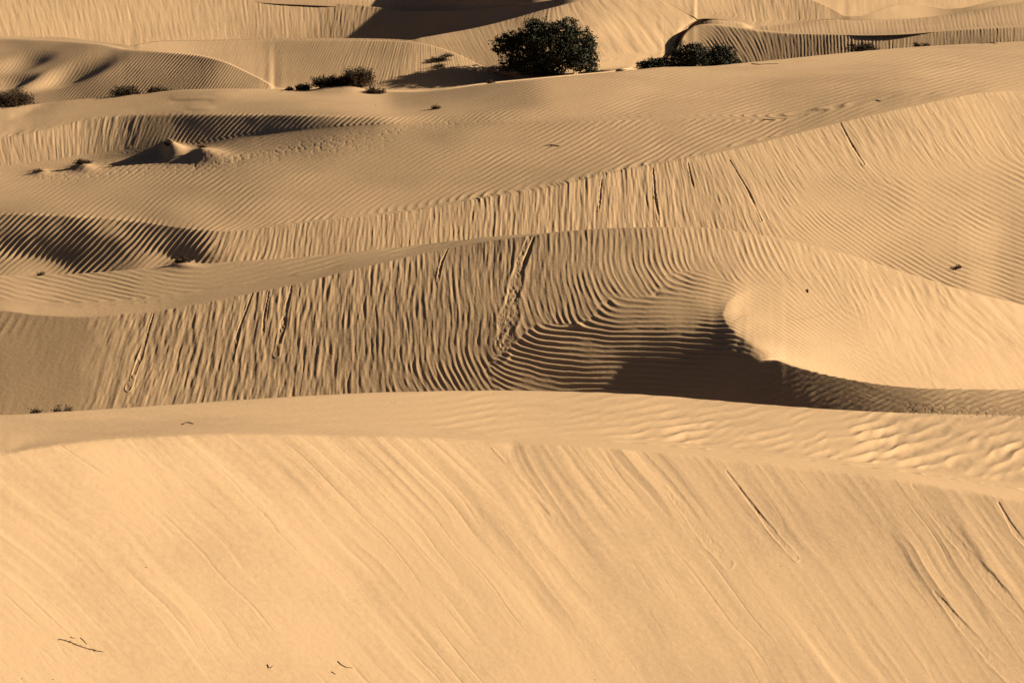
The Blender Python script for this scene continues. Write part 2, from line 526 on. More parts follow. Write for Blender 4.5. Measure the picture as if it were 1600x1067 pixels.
al0 = al.copy(); vis_r = (~isback)[:, None]
for _k in range(5):                # ground farther up the picture always lies farther off; side slopes are driven home
    bad = (D[1:] - D[:-1]) < 0.35 * av - 0.003
    wv = np.where(bad, np.minimum(wv * 4 + 8, 400), wv)
    if _k < 4: al = al + np.where(vis_r, 0.45 * np.clip(al0 - (D[:, 1:] - D[:, :-1]), -0.02, 0.02), 0)
    D = cg_solve(D, av, wv, al, wl, (i_b, j_b), 1500, reg=4.0, ws=ws)
print('still reversed', int(bad.sum()))
for nm_i in range(1, len(SEG)):
    ii = np.where(segc == nm_i)[0][-1]
    d_ = np.exp(D[ii]); z_ = -d_ * Tc[ii]
    jj = [int(np.argmin(abs(ccols - x))) for x in (0, 400, 800, 1200, 1600)]
    print('%-7s' % SEG[nm_i][0], 'd', np.round(d_[jj], 0), 'z', np.round(z_[jj], 1))
ang = np.radians(fields[2]); lam = fields[3]
kx = 2 * np.pi / lam * np.sin(ang); ky = -2 * np.pi / lam * np.cos(ang)
pav = 0.5 * (ky[1:] + ky[:-1]) * (PYc[1:] - PYc[:-1])
same = (segc[1:] == segc[:-1])
pwv = 1.0 / np.maximum(np.abs(PYc[1:] - PYc[:-1]), 0.5)
soft = np.array([(SEG[max(s, 1)][0] in ('fg', 'fgs', 'mids', 'midb', 'cface', 'dface', 'dtopb', 'eface', 'eb', 'fface', 'fb', 'gface', 'gb', 'wall', 'wallb', 'fgb', 'pit')) for s in segc])
first = ~same
pwv[first & soft[1:]] *= 0.02
fp = np.where(first & (segc[1:] == [k for k, q_ in enumerate(SEG) if q_[0] == 'plat'][0]))[0]
pwv[fp] *= np.where(ccols > 1120, 0.01, 0.5)[None]
pwv[isback[1:]] *= 0.02
pal = 0.5 * (kx[:, 1:] + kx[:, :-1]) * CSTEP + 0.5 * (ky[:, 1:] + ky[:, :-1]) * (PYc[:, 1:] - PYc[:, :-1])
pwl = np.full(pal.shape, 1.0 / CSTEP); pwl[isback] *= 0.02
def sstep(x, a, b):
    t = np.clip((x - a) / (b - a), 0, 1); return t * t * (3 - 2 * t)
def gweights(A):
    w0 = 1 - sstep(A, 34, 50); w2 = sstep(A, 110, 124)
    return [w0, (1 - w0) * (1 - w2), w2]
GW = gweights(fields[2]); PHs = []
for w in GW:
    w = w + 0.02
    PHs.append(cg_solve(np.zeros(PYc.shape), pav, pwv * np.minimum(w[1:], w[:-1]), pal, pwl * np.minimum(w[:, 1:], w[:, :-1]), (i_b, j_b), 2500))
print('coarse solved %.1fs' % (time.time() - T0))

# ------------------------------------------------------------------ fine grid
PY, parf, segf = build_rows(fcols, True)
PX = np.broadcast_to(fcols, PY.shape).copy()
def up_cols(A):
    """cubic upsample along columns"""
    x = (fcols - ccols[0]) / CSTEP
    i = np.clip(np.floor(x).astype(int), 0, len(ccols) - 2); t = x - i
    i0 = np.clip(i - 1, 0, None); i3 = np.clip(i + 2, None, len(ccols) - 1)
    a, b, c, d = A[:, i0], A[:, i], A[:, i + 1], A[:, i3]
    return 0.5 * ((2 * b) + (-a + c) * t + (2 * a - 5 * b + 4 * c - d) * t ** 2 + (-a + 3 * b - 3 * c + d) * t ** 3)
def up_rows(A):
    """cubic within every segment, a crease allowed at each curve"""
    out = np.zeros((len(parf), A.shape[1]))
    starts = [int(np.where(segc == s)[0][0]) - 1 for s in range(1, len(SEG))]
    for s in range(1, len(SEG)):
        a0 = starts[s - 1]; nc = SEG[s][2]
        blk = A[a0:a0 + nc + 1]
        m = np.zeros_like(blk); m[1:-1] = 0.5 * (blk[2:] - blk[:-2]); m[0] = blk[1] - blk[0]; m[-1] = blk[-1] - blk[-2]
        rws = np.where(segf == s)[0]
        if s == 1: rws = np.concatenate([[0], rws])
        u = (parf[rws] - (s - 1)) * nc
        i = np.clip(np.floor(u - 1e-9).astype(int), 0, nc - 1); t = (u - i)[:, None]
        out[rws] = ((1 + 2 * t) * (1 - t) ** 2 * blk[i] + t * (1 - t) ** 2 * m[i] + t * t * (3 - 2 * t) * blk[i + 1] + t * t * (t - 1) * m[i + 1])
    return out
Df = up_rows(up_cols(D)); PHg = [up_rows(up_cols(a)) for a in PHs]
AMP = up_rows(up_cols(fields[4])); STK = up_rows(up_cols(fields[5])); LAM = up_rows(up_cols(fields[3])); ANG = up_rows(up_cols(fields[2]))
B, Tt = ray(PX, PY)
# ease the creases at the rounded curves
for s in range(2, len(SEG)):
    sig = SEG[s - 1][5]
    r = int(np.where(segf == s)[0][0]) - 1
    if sig <= 0: continue
    w = int(8 * sig); a, b = max(0, r - w), min(len(parf), r + w)
    wgt = np.exp(-0.5 * ((np.arange(a, b) - r) / (2.2 * sig)) ** 2)[:, None]
    for A in (Df, Tt):
        bl = gblur_rows(A[max(0, a - w):b + w], sig)[a - max(0, a - w):][:b - a]
        A[a:b] = A[a:b] * (1 - wgt) + bl * wgt
d = np.exp(Df)
P = np.stack([B * d, d, -Tt * d], -1)
print('fine grid', P.shape, '%.1fs' % (time.time() - T0))

def normals(P):
    U = np.zeros_like(P); V = np.zeros_like(P)
    U[:, 1:-1] = P[:, 2:] - P[:, :-2]; U[:, 0] = P[:, 1] - P[:, 0]; U[:, -1] = P[:, -1] - P[:, -2]
    V[1:-1] = P[2:] - P[:-2]; V[0] = P[1] - P[0]; V[-1] = P[-1] - P[-2]
    N = np.cross(U, V); L = np.linalg.norm(N, axis=-1, keepdims=True)
    N = N / np.maximum(L, 1e-12)
    N[N[..., 2] < 0.05] = (0, 0, 1)
    return N, U, V
N, U, V = normals(P)
def wgrad(f):
    fu = np.zeros_like(f); fv = np.zeros_like(f)
    fu[:, 1:-1] = f[:, 2:] - f[:, :-2]; fv[1:-1] = f[2:] - f[:-2]
    E = (U * U).sum(-1); G = (V * V).sum(-1); Fm = (U * V).sum(-1)
    return np.sqrt(np.maximum((G * fu ** 2 - 2 * Fm * fu * fv + E * fv ** 2) / np.maximum(E * G - Fm ** 2, 1e-9), 1e-9))
L0 = np.clip(LAM, 5, 30)
nx, ny = PX, PY
GWf = gweights(ANG)
_fs = (segf == 3)[:, None] * sstep(PX, 700, 1200)
mod0 = (0.8 + 0.85 * (1 - 0.7 * _fs) * fnoise(nx / 70., ny / 35., 51, 3) + 0.25 * _fs)
mod0 = np.maximum(mod0 - 0.35 * sstep(STK, .02, .1) * np.clip(fnoise(nx / 55. + 8, ny / 45., 56, 2) * 2, 0, 1), 0.12)
_nb = (PY - pchip(*K['midbrink'], PX)) / 14.0
mod0 = np.where((segf == [k for k, q_ in enumerate(SEG) if q_[0] == 'mid'][0])[:, None], mod0 * (0.35 + 0.65 * sstep(_nb, 0, 1)), mod0)
hgt = np.zeros_like(PX); wlen = np.zeros_like(PX); PHf = PHg[1]
for gi in range(3):
    ph = PHg[gi] * (1.1, 1.15, 1.3)[gi]; ww = GWf[gi]
    wl_ = np.clip(2 * np.pi / np.maximum(wgrad(ph), 1e-3), 0.02, 1.5)
    isfgs = (segf == 3)[:, None] * sstep(PX, 700, 1200)
    far = 1 - sstep(PY, 190, 260)
    loose = sstep(STK, 0.01, 0.10)
    bias = 0.95 - 0.50 * loose - 0.45 * isfgs
    zr = bias + 1.0 * fnoise(nx / 34. + 9 * gi, ny / 34., 11 + gi, 2)
    zi = 1.0 * fnoise(nx / 34. + 50, ny / 34. + 9 + 7 * gi, 21 + gi, 2)
    phase = ph + 2.2 * fnoise(nx / 110., ny / 80., 31 + gi, 2) + np.arctan2(zi, zr) + (0.4 + 0.75 * loose) * (1 - far) * fnoise(nx / 18., ny / 18., 41 + gi, 2) + 0.75 * far * fnoise(nx / 11., ny / 7., 45 + gi, 2) + 0.9 * isfgs * vnoise(nx / 30., ny / 16., 48)
    rip = 1.35 - 2.3 * np.sqrt(np.sin(0.5 * phase) ** 2 + 0.03) + 0.12 * np.sin(phase)
    hgt += ww * (0.72 if gi == 1 else 1.0) * AMP * wl_ / (2 * np.pi) * rip * np.clip(np.hypot(zr, zi), 0, 1.15) / 0.95 * mod0 * (1 + 0.3 * isfgs * vnoise(nx / 20., ny / 10., 49))
    wlen += ww * wl_
# --- sand-flow streaks running down the slip faces
un = PHf / (2 * np.pi)
isfg = (PY > pchip(*K['fgbrink'], PX)) & (segf <= 2)[:, None]
alg = np.where(isfg, 0.36, 1.0)
su = un + 0.25 * alg * vnoise(nx / 90., ny / 60., 61)
s1 = fnoise(su * 1.3, (ny / 170. + nx / 400.) * alg, 71, 3, 0.55)
s2 = fnoise(su * 3.1, ny / 70. * alg + 7, 81, 2, 0.5)
s3 = 1 - 2 * np.abs(vnoise(su * 0.9 + 30, ny / 330. + 3, 85)) ** 0.6
s4 = 1 - 2 * np.abs(vnoise(su * 2.7 + 60, ny / 150. + 9, 86)) ** 0.7
msk = 0.35 + 0.9 * np.clip(fnoise(nx / 210., ny / 150., 91, 2) * 1.4 + 0.35, 0, 1)
s5 = vnoise(un * 2.3 + 0.4 * vnoise(nx / 30., ny / 25., 87), ny / 24. + 5, 88) + 0.6 * vnoise(un * 4.1, ny / 13. + 5, 89)
hgt += np.where(isfg, 0, 1) * GWf[1] ** 2 * (0.03 + 0.10 * STK) * wlen * s5 * np.clip(AMP * 6 + STK * 3, 0, 1)
hgt += STK * wlen / 2.2 * (0.55 * s1 + 0.2 * s2 + 0.22 * s3 + 0.10 * s4) * msk
g1_ = np.exp(-(vnoise(su * 1.7 + 11, ny / 520. + nx / 900., 93) / 0.07) ** 2) * np.clip(fnoise(nx / 120., ny / 120., 94, 2) * 2.2, 0, 1)
g2_ = np.exp(-(vnoise(su * 3.3 + 4, ny / 300. + nx / 700., 95) / 0.10) ** 2) * np.clip(fnoise(nx / 80. + 5, ny / 90., 96, 2) * 2.2, 0, 1)
hgt -= np.where(isfg, 0.006 * g1_ + 0.003 * g2_, 0)
hgt += np.where(isfg, 0.0016, 0.0) * np.clip(fnoise(nx / 90., ny / 90., 97, 2) * 2, 0, 1) * fnoise(su * 9, ny / 26., 98, 2)
hgt = np.where(np.isfinite(hgt), hgt, 0)

# --- single sand-flow tongues and grooves (centre line, half width px, depth m, rim m, roughness)
def tongue(seg_names, pts, hw, depth, rim, rough, rag=0.25, seed=5):
    ids = [k for k, s in enumerate(SEG) if s[0] in seg_names]
    r0 = np.where(np.isin(segf, ids))[0]; ra, rb = r0[0], r0[-1] + 1
    pts = np.array(pts, float)
    x0, x1 = pts[:, 0].min() - 40, pts[:, 0].max() + 40
    ca_ = np.searchsorted(fcols, x0); cb_ = np.searchsorted(fcols, x1)
    X = PX[ra:rb, ca_:cb_]; Y = PY[ra:rb, ca_:cb_]
    best = np.full(X.shape, 1e9); side = np.zeros(X.shape); tt = np.zeros(X.shape)
    n = len(pts) - 1
    for k in range(n):
        a, b = pts[k], pts[k + 1]; v = b - a; L2 = (v * v).sum()
        t = np.clip(((X - a[0]) * v[0] + (Y - a[1]) * v[1]) / L2, 0, 1)
        dx = X - a[0] - t * v[0]; dy = Y - a[1] - t * v[1]
        dd = np.hypot(dx, dy); m = dd < best
        best = np.where(m, dd, best); side = np.where(m, np.sign(dx * v[1] - dy * v[0]), side); tt = np.where(m, (k + t) / n, tt)
    hws = hw * (0.35 + 0.65 * np.clip(tt * 1.6, 0, 1)) * (1 + rag * vnoise(Y / 14., X / 40., seed))
    e = best / np.maximum(hws, 0.5)
    fl = np.clip((1.25 - e) / 0.5, 0, 1) * np.clip((1.0 - tt) * 9, 0, 1) * (0.55 + 0.6 * np.clip(vnoise(Y / 22., X / 60., seed + 3) + .5, 0, 1)); fl = fl * fl * (3 - 2 * fl)
    prof = -depth * fl * (1 - 1.35 * np.clip((tt - .55) / .45, 0, 1)) + rim * np.exp(-((e - 1.25) / 0.3) ** 2) * (0.35 + 0.65 * tt) * np.clip(0.6 + 0.8 * vnoise(Y / 17. + 3, X / 50., seed + 4), 0, 1.2)
    prof += rough * fl * fnoise(X / 4., Y / 6., seed + 9, 3)
    keep = 1 - fl
    hh = hgt[ra:rb, ca_:cb_]
    hgt[ra:rb, ca_:cb_] = hh * (keep if rough > 0 else 1) + prof

tongue(('mid',), [(828, 371), (812, 420), (800, 470), (790, 520), (781, 552)], 13, .010, .018, .018)
tongue(('mid',), [(834, 371), (822, 405), (816, 425)], 4, .05, .0, .0)
for p0, p1, p2, w in [((455, 447), (444, 500), (432, 553), 4), ((420, 455), (412, 500), (410, 545), 2), ((395, 458), (375, 510), (363, 560), 2.5),
                      ((240, 490), (222, 550), (200, 608), 3.5), ((700, 388), (690, 410), (684, 440), 2)]:
    tongue(('mid',), [p0, p1, p2], w, .022, .014, .02, seed=int(p0[0]))
FGT = [([(1135, 736), (1180, 795), (1215, 840), (1244, 872)], 4, .014, .009), ([(1040, 760), (1085, 820), (1136, 880)], 8, .002, .005),
       ([(1460, 925), (1510, 985), (1590, 1075)], 7, .006, .005), ([(1425, 757), (1480, 830), (1600, 965)], 7, .007, .005),
       ([(1560, 785), (1585, 830), (1620, 870)], 4, .008, .006), ([(350, 740), (410, 800), (440, 840)], 3, .003, .002), ([(770, 700), (830, 765), (870, 810)], 3.5, .004, .003)]
for k, (pts, w, dp, rm) in enumerate(FGT):
    tongue(('fg',), pts, w, dp, rm, .004, seed=100 + k)
for k, (pts, w, dp) in enumerate([([(1312, 190), (1330, 225), (1350, 258)], 1.8, .03), 
                                  ([(1140, 250), (1170, 300), (1190, 345)], 1.6, .03), ([(1020, 262), (1024, 310), (1030, 345)], 2, .04),
                                  ([(1075, 255), (1085, 300)], 1.5, .03), ([(940, 280), (936, 330)], 1.5, .03)]):
    tongue(('cface',), pts, w, dp, .02, .01, seed=200 + k)

# small sand mounds held by dead plants, and the trodden band beside them
P0 = P.copy()
for (mx, my, hz, rx, ry, skew) in [(268, 240, .42, 17, 11, .6), (316, 244, .26, 24, 10, .6), (130, 263, .16, 20, 6, 0), (62, 270, .10, 16, 5, 0), (262, 232, .2, 9, 8, 0),
                                   (545, 141, .25, 34, 8, 0), (508, 141, .12, 24, 6, 0), (285, 414, .10, 26, 7, 0)]:
    dx = PX - mx; dy = PY - my
    rxx = np.where(dx > 0, rx * (1 + skew), rx * (1 - 0.5 * skew))
    e2 = (dx / rxx) ** 2 + (dy / ry) ** 2
    vis = np.isin(segf, [k for k, q_ in enumerate(SEG) if q_[0] in (('plat', 'dface') if my > 200 and my < 300 else (('dtop',) if my < 200 else ('midb', 'cface', 'mids')))])[:, None]
    P[..., 2] += np.where(vis, hz * np.exp(-e2 * 1.1 - 0.25 * np.sqrt(e2)), 0)
_ef = (segf == [k for k, q_ in enumerate(SEG) if q_[0] == 'eface'][0])[:, None]
for (hx, hy, rx, ry, th, hz) in [(116, 112, 58, 14, -.36, -.34), (36, 98, 44, 11, -.3, -.2), (60, 126, 46, 8, -.5, .12), (18, 128, 34, 9, -.2, -.2)]:
    dx = PX - hx; dy = (PY - hy); u = dx * math.cos(th) + dy * math.sin(th); v = -dx * math.sin(th) + dy * math.cos(th)
    P[..., 2] += np.where(_ef, hz * np.exp(-((u / rx) ** 2 + (v / ry) ** 2) ** 1.3), 0)
# the sharp rounded edge where the lit lobe breaks off into the hollow
_lb = np.array([(1215, 440), (1180, 450), (1152, 461), (1136, 477), (1130, 494), (1136, 511), (1152, 527), (1176, 543), (1205, 556), (1240, 569), (1290, 584), (1350, 595)], float)
_best = np.full(PX.shape, 1e9); _side = np.zeros_like(PX); _tt = np.zeros_like(PX)
for _k in range(len(_lb) - 1):
    _a, _b = _lb[_k], _lb[_k + 1]; _v = _b - _a
    _t = np.clip(((PX - _a[0]) * _v[0] + (PY - _a[1]) * _v[1]) / (_v * _v).sum(), 0, 1)
    _dx = PX - _a[0] - _t * _v[0]; _dy = PY - _a[1] - _t * _v[1]; _dd = np.hypot(_dx, _dy); _m = _dd < _best
    _best = np.where(_m, _dd, _best); _side = np.where(_m, np.sign(_dy * _v[0] - _dx * _v[1]), _side); _tt = np.where(_m, (_k + _t) / (len(_lb) - 1), _tt)
_amp = np.interp(_tt, [0, .15, .35, .5, .75, 1], [0, .02, .05, .075, .075, 0])
_in = _side < 0
_sm = np.sqrt(_best ** 2 + 2.0) - 1.41
_prof = np.where(_in, np.exp(-_sm / 42.0), np.exp(-_sm / 9.0))
P[..., 2] += np.where((segf == [k for k, q_ in enumerate(SEG) if q_[0] == 'mid'][0])[:, None], _amp * _prof, 0)
band = np.zeros_like(PX)
for (ax_, ay_, bx_, by_, w_, st) in [(60, 280, 300, 262, 8, .7), (300, 262, 620, 206, 11, 1), (380, 250, 600, 225, 14, .5), (620, 200, 760, 190, 6, .6), (1420, 638, 1640, 652, 10, .6)]:
    t_ = np.clip(((PX - ax_) * (bx_ - ax_) + (PY - ay_) * (by_ - ay_)) / ((bx_ - ax_) ** 2 + (by_ - ay_) ** 2), 0, 1)
    dd_ = np.hypot(PX - ax_ - t_ * (bx_ - ax_), PY - ay_ - t_ * (by_ - ay_))
    band = np.maximum(band, st * np.exp(-(dd_ / w_) ** 2))
pk = np.clip(fnoise(PX / 5., PY / 2.6, 301, 2) - 0.05, 0, 1)
hgt = hgt * (1 - 0.4 * band) - 0.02 * band * pk
P = P + normals(P)[0] * hgt[..., None]
print('displaced %.1fs' % (time.time() - T0))

def ground(px, py, seg):
    """point of the dunes seen at a pixel, within one named slope"""
    k = [i for i, s in enumerate(SEG) if s[0] == seg][0]
    rr = np.where(segf == k)[0]; j = int(np.argmin(abs(fcols - px)))
    i = rr[int(np.argmin(abs(PY[rr, j] - py)))]
    return P[i, j].copy()
def mpp(p):                        # metres per photograph pixel at a point
    return p[1] / math.cos(PITCH) / F_PX

# ------------------------------------------------------------------ materials
def newmat(name):
    m = bpy.data.materials.new(name); m.use_nodes = True
    return m, m.node_tree.nodes, m.node_tree.links
def sand_mat():
    m, n, l = newmat('sand')
    b = n['Principled BSDF']; b.inputs['Roughness'].default_value = 0.95
    b.inputs['Specular IOR Level'].default_value = 0.08
    geo = n.new('ShaderNodeNewGeometry')
    n1 = n.new('ShaderNodeTexNoise'); n1.inputs['Scale'].default_value = 0.35; n1.inputs['Detail'].default_value = 6
    n2 = n.new('ShaderNodeTexNoise'); n2.inputs['Scale'].default_value = 9.0; n2.inputs['Detail'].default_value = 8
    n3 = n.new('ShaderNodeTexNoise'); n3.inputs['Scale'].default_value = 60.0; n3.inputs['Detail'].default_value = 3
    for q in (n1, n2, n3): l.new(geo.outputs['Position'], q.inputs['Vector'])
    n4 = n.new('ShaderNodeTexNoise'); n4.inputs['Scale'].default_value = 26.0; n4.inputs['Detail'].default_value = 5; n4.inputs['Roughness'].default_value = 0.8
    l.new(geo.outputs['Position'], n4.inputs['Vector'])
    ad0 = n.new('ShaderNodeMath'); ad0.operation = 'MULTIPLY_ADD'; ad0.inputs[1].default_value = 0.35
    l.new(n4.outputs['Fac'], ad0.inputs[0])
    ad = n.new('ShaderNodeMath'); ad.operation = 'MULTIPLY_ADD'; ad.inputs[1].default_value = 0.45
    l.new(n2.outputs['Fac'], ad.inputs[0]); l.new(n1.outputs['Fac'], ad0.inputs[2]); l.new(ad0.outputs[0], ad.inputs[2])
    r = n.new('ShaderNodeValToRGB')
    r.color_ramp.elements[0].position = 0.62; r.color_ramp.elements[0].color = (0.328, 0.224, 0.127, 1)
    r.color_ramp.elements[1].position = 1.02 - 0.07; r.color_ramp.elements[1].color = (0.396, 0.270, 0.152, 1)
    l.new(ad.outputs[0], r.inputs[0]); l.new(r.outputs[0], b.inputs['Base Color'])
    ma = n.new('ShaderNodeMath'); ma.operation = 'MULTIPLY_ADD'; ma.inputs[1].default_value = 0.35
    l.new(n3.outputs['Fac'], ma.inputs[0]); l.new(n2.outputs['Fac'], ma.inputs[2])
    bp = n.new('ShaderNodeBump'); bp.inputs['Strength'].default_value = 0.35; bp.inputs['Distance'].default_value = 0.02
    l.new(ma.outputs[0], bp.inputs['Height']); l.new(bp.outputs[0], b.inputs['Normal'])
    return m
SAND = sand_mat()

# ------------------------------------------------------------------ the dune sheet
nr, nc = PY.shape
me = bpy.data.meshes.new('sand_dunes')
idx = np.arange(nr * nc, dtype=np.int32).reshape(nr, nc)
quads = np.stack([idx[:-1, :-1], idx[:-1, 1:], idx[1:, 1:], idx[1:, :-1]], -1).reshape(-1, 4)
me.vertices.add(nr * nc)
me.vertices.foreach_set('co', P.reshape(-1).astype(np.float32))
me.loops.add(quads.size); me.polygons.add(len(quads))
me.loops.foreach_set('vertex_index', quads.reshape(-1))
me.polygons.foreach_set('loop_start', np.arange(0, quads.size, 4, dtype=np.int32))
me.update(calc_edges=True)
me.shade_smooth() if hasattr(me, 'shade_smooth') else me.polygons.foreach_set('use_smooth', np.ones(len(quads), bool))
me.materials.append(SAND)
dunes = bpy.data.objects.new('sand_dunes', me)
dunes['kind'] = 'structure'
scene.collection.objects.link(dunes)
print('mesh %.1fs' % (time.time() - T0), nr * nc)
#OBJECTS
# ------------------------------------------------------------------ plants and litter
def plain(name, col, rough=0.8, var=0.0, trans=0.0):
    m, n, l = newmat(name)
    b = n['Principled BSDF']; b.inputs['Roughness'].default_value = rough
    b.inputs['Specular IOR Level'].default_value = 0.25
    b.inputs['Base Color'].default_value = (*col, 1)
    if var > 0:
        g = n.new('ShaderNodeNewGeometry'); r = n.new('ShaderNodeValToRGB')
        nz = n.new('ShaderNodeTexNoise'); nz.inputs['Scale'].default_value = 2.2; nz.inputs['Detail'].default_value = 4
        mx = n.new('ShaderNodeMath'); mx.operation = 'MULTIPLY_ADD'; mx.inputs[1].default_value = 0.45
        l.new(g.outputs['Random Per Island'], mx.inputs[0]); l.new(g.outputs['Position'], nz.inputs['Vector']); l.new(nz.outputs['Fac'], mx.inputs[2])
        r.color_ramp.elements[0].position = 0.35; r.color_ramp.elements[1].position = 0.95
        r.color_ramp.elements[0].color = (*[c * (1 - var) for c in col], 1); r.color_ramp.elements[1].color = (*[min(1, c * (1 + var)) for c in col], 1)
        l.new(mx.outputs[0], r.inputs[0]); l.new(r.outputs[0], b.inputs['Base Color'])
    return m
M_LEAF = plain('dark_green_leaf', (0.013, 0.016, 0.005), 0.8, 0.6)
M_LEAF2 = plain('dull_green_leaf', (0.014, 0.017, 0.006), 0.7, 0.5)
M_DRY = plain('dry_brown_leaf', (0.032, 0.019, 0.007), 0.85, 0.5)
M_BARK = plain('grey_brown_bark', (0.085, 0.055, 0.03), 0.9, 0.3)
M_TWIG = plain('dead_wood', (0.06, 0.038, 0.02), 0.9, 0.3)
M_SPECK = plain('plant_litter', (0.07, 0.045, 0.02), 0.9, 0.3)

def mesh_np(name, verts, faces, mat, parent=None, loc=None):
    m = bpy.data.meshes.new(name); m.from_pydata([tuple(v) for v in verts], [], faces); m.materials.append(mat)
    o = bpy.data.objects.new(name, m); scene.collection.objects.link(o)
    if parent is not None: o.parent = parent
    if loc is not None: o.location = loc
    return o
def leaf_quads(name, pts, size, mat, parent, rs, long=1.8):
    n = len(pts)
    a = rs.normal(size=(n, 3)); a /= np.linalg.norm(a, axis=1, keepdims=True)
    b = rs.normal(size=(n, 3)); b -= (a * b).sum(1, keepdims=True) * a; b /= np.linalg.norm(b, axis=1, keepdims=True)
    c = np.cross(a, b)
    s = (size * rs.uniform(0.6, 1.35, n))[:, None]
    v = np.stack([pts - a * s * long * .5, pts + b * s * .5 + c * s * .12, pts + a * s * long * .5, pts - b * s * .5 + c * s * .12], 1).reshape(-1, 3)
    m = bpy.data.meshes.new(name)
    m.vertices.add(4 * n); m.vertices.foreach_set('co', v.reshape(-1).astype(np.float32))
    m.loops.add(4 * n); m.loops.foreach_set('vertex_index', np.arange(4 * n, dtype=np.int32))
    m.polygons.add(n); m.polygons.foreach_set('loop_start', np.arange(0, 4 * n, 4, dtype=np.int32)); m.update(calc_edges=True)
    m.materials.append(mat)
    o = bpy.data.objects.new(name, m); scene.collection.objects.link(o); o.parent = parent
    return o
class Tubes:
    def __init__(s): s.v = []; s.f = []
    def add(s, pts, r0, r1, n=5):
        pts = [Vector(p) for p in pts]; base = len(s.v); k = len(pts)
        for i, p in enumerate(pts):
            t = (pts[min(i + 1, k - 1)] - pts[max(i - 1, 0)]).normalized()
            u = t.cross(Vector((0.31, 0.2, 0.93))).normalized(); w = t.cross(u); r = r0 + (r1 - r0) * i / (k - 1)
            for j in range(n):
                a = 2 * math.pi * j / n; s.v.append(p + u * (r * math.cos(a)) + w * (r * math.sin(a)))
        for i in range(k - 1):
            for j in range(n):
                s.f.append((base + i * n + j, base + i * n + (j + 1) % n, base + (i + 1) * n + (j + 1) % n, base + (i + 1) * n + j))
        s.f.append(tuple(base + j for j in range(n))[::-1]); s.f.append(tuple(base + (k - 1) * n + j for j in range(n)))
def thing(name, label, cat, loc, group=None):
    o = bpy.data.objects.new(name, None); scene.collection.objects.link(o); o.location = loc; o.empty_display_size = 0.1
    o['label'] = label; o['category'] = cat
    if group: o['group'] = group
    return o
def tag(o, label, cat, group=None):
    o['label'] = label; o['category'] = cat
    if group: o['group'] = group
    return o
def shrub(name, label, cat, loc, lobes, nclump, per, lsize, mat, seed, stem_r=0.03, group=None, spread=0.16, shell=0.55, part='crown', stems='trunk'):
    """lobes: (x, y, z, rx, ry, rz) relative to the base; clumps of leaves fill the outer part of every lobe"""
    rs = np.random.RandomState(seed); root = thing(name, label, cat, loc, group)
    vol = np.array([l[3] * l[4] * l[5] for l in lobes]) ** 0.7; pr = vol / vol.sum(); cen = []
    for i in range(nclump):
        l = lobes[rs.choice(len(lobes), p=pr)]
        d = rs.normal(size=3); d /= np.linalg.norm(d)
        r = rs.uniform(shell, 1.0) ** 0.6 * (1 + 0.10 * rs.normal())
        c = np.array(l[:3]) + d * r * np.array(l[3:])
        if c[2] < 0.03: c[2] = abs(c[2]) * 0.6 + 0.03
        cen.append(c)
    cen = np.array(cen)
    sp = spread * rs.uniform(0.5, 1.3, (len(cen), 1))
    pts = np.repeat(cen, per, 0) + rs.normal(size=(len(cen) * per, 3)) * np.repeat(sp, per, 0) * [1, 1, 0.75]
    pts[:, 2] = np.where(pts[:, 2] < 0.01, 0.01 + 0.05 * rs.rand(len(pts)), pts[:, 2])
    leaf_quads(part, pts, lsize, mat, root, rs)
    tb = Tubes()
    for k in range(min(len(cen), 90)):
        c = cen[rs.randint(len(cen))]; b = rs.normal(size=3) * [0.12, 0.12, 0] * max(1, lobes[0][3] * .5)
        mid = b * 0.5 + c * 0.5 + rs.normal(size=3) * 0.08 + [0, 0, 0.1]
        tb.add([(b[0], b[1], -0.15), tuple(b * .8 + [0, 0, .1 * c[2]]), tuple(mid), tuple(c)], stem_r * rs.uniform(.5, 1), stem_r * 0.25, 5)
    mesh_np(stems, tb.v, tb.f, M_BARK, root)
    return root
def dry_shrub(name, label, cat, loc, w, h, n, mat, seed, group=None, leaves=6, lsize=.03):
    """fan of fine dead twigs with a few shrivelled leaves"""
    rs = np.random.RandomState(seed); root = thing(name, label, cat, loc, group); tb = Tubes(); tips = []
    for k in range(n):
        a = rs.uniform(0, 2 * math.pi); e = rs.uniform(0.15, 1.0) ** .7
        tip = np.array([math.cos(a) * w * .5 * math.sqrt(max(0.05, 1 - e * e * .7)) * rs.uniform(.5, 1.1), math.sin(a) * w * .4 * rs.uniform(.3, 1), h * e * rs.uniform(.7, 1.08)])
        b = np.array([tip[0] * .25 + rs.normal() * .03, tip[1] * .25, -0.06])
        m1 = b * .5 + tip * .5 + rs.normal(size=3) * h * .06 + [0, 0, h * .1]
        tb.add([b, m1, tip], .010, .004, 4)
        for q in range(3):
            s0 = m1 * (1 - q / 3) + tip * (q / 3); t2 = s0 + rs.normal(size=3) * h * .16 + [0, 0, h * .08]; t2[2] = max(t2[2], .01)
            tb.add([s0, t2], .005, .003, 3)
            tips += [t2, (s0 + t2) / 2]
        tips.append(tip)
    mesh_np('stem', tb.v, tb.f, M_TWIG, root)
    tips = np.array(tips); pts = np.repeat(tips, leaves, 0) + rs.normal(size=(len(tips) * leaves, 3)) * .045
    pts[:, 2] = np.abs(pts[:, 2])
    leaf_quads('foliage', pts, lsize, mat, root, rs, 2.4)
    return root

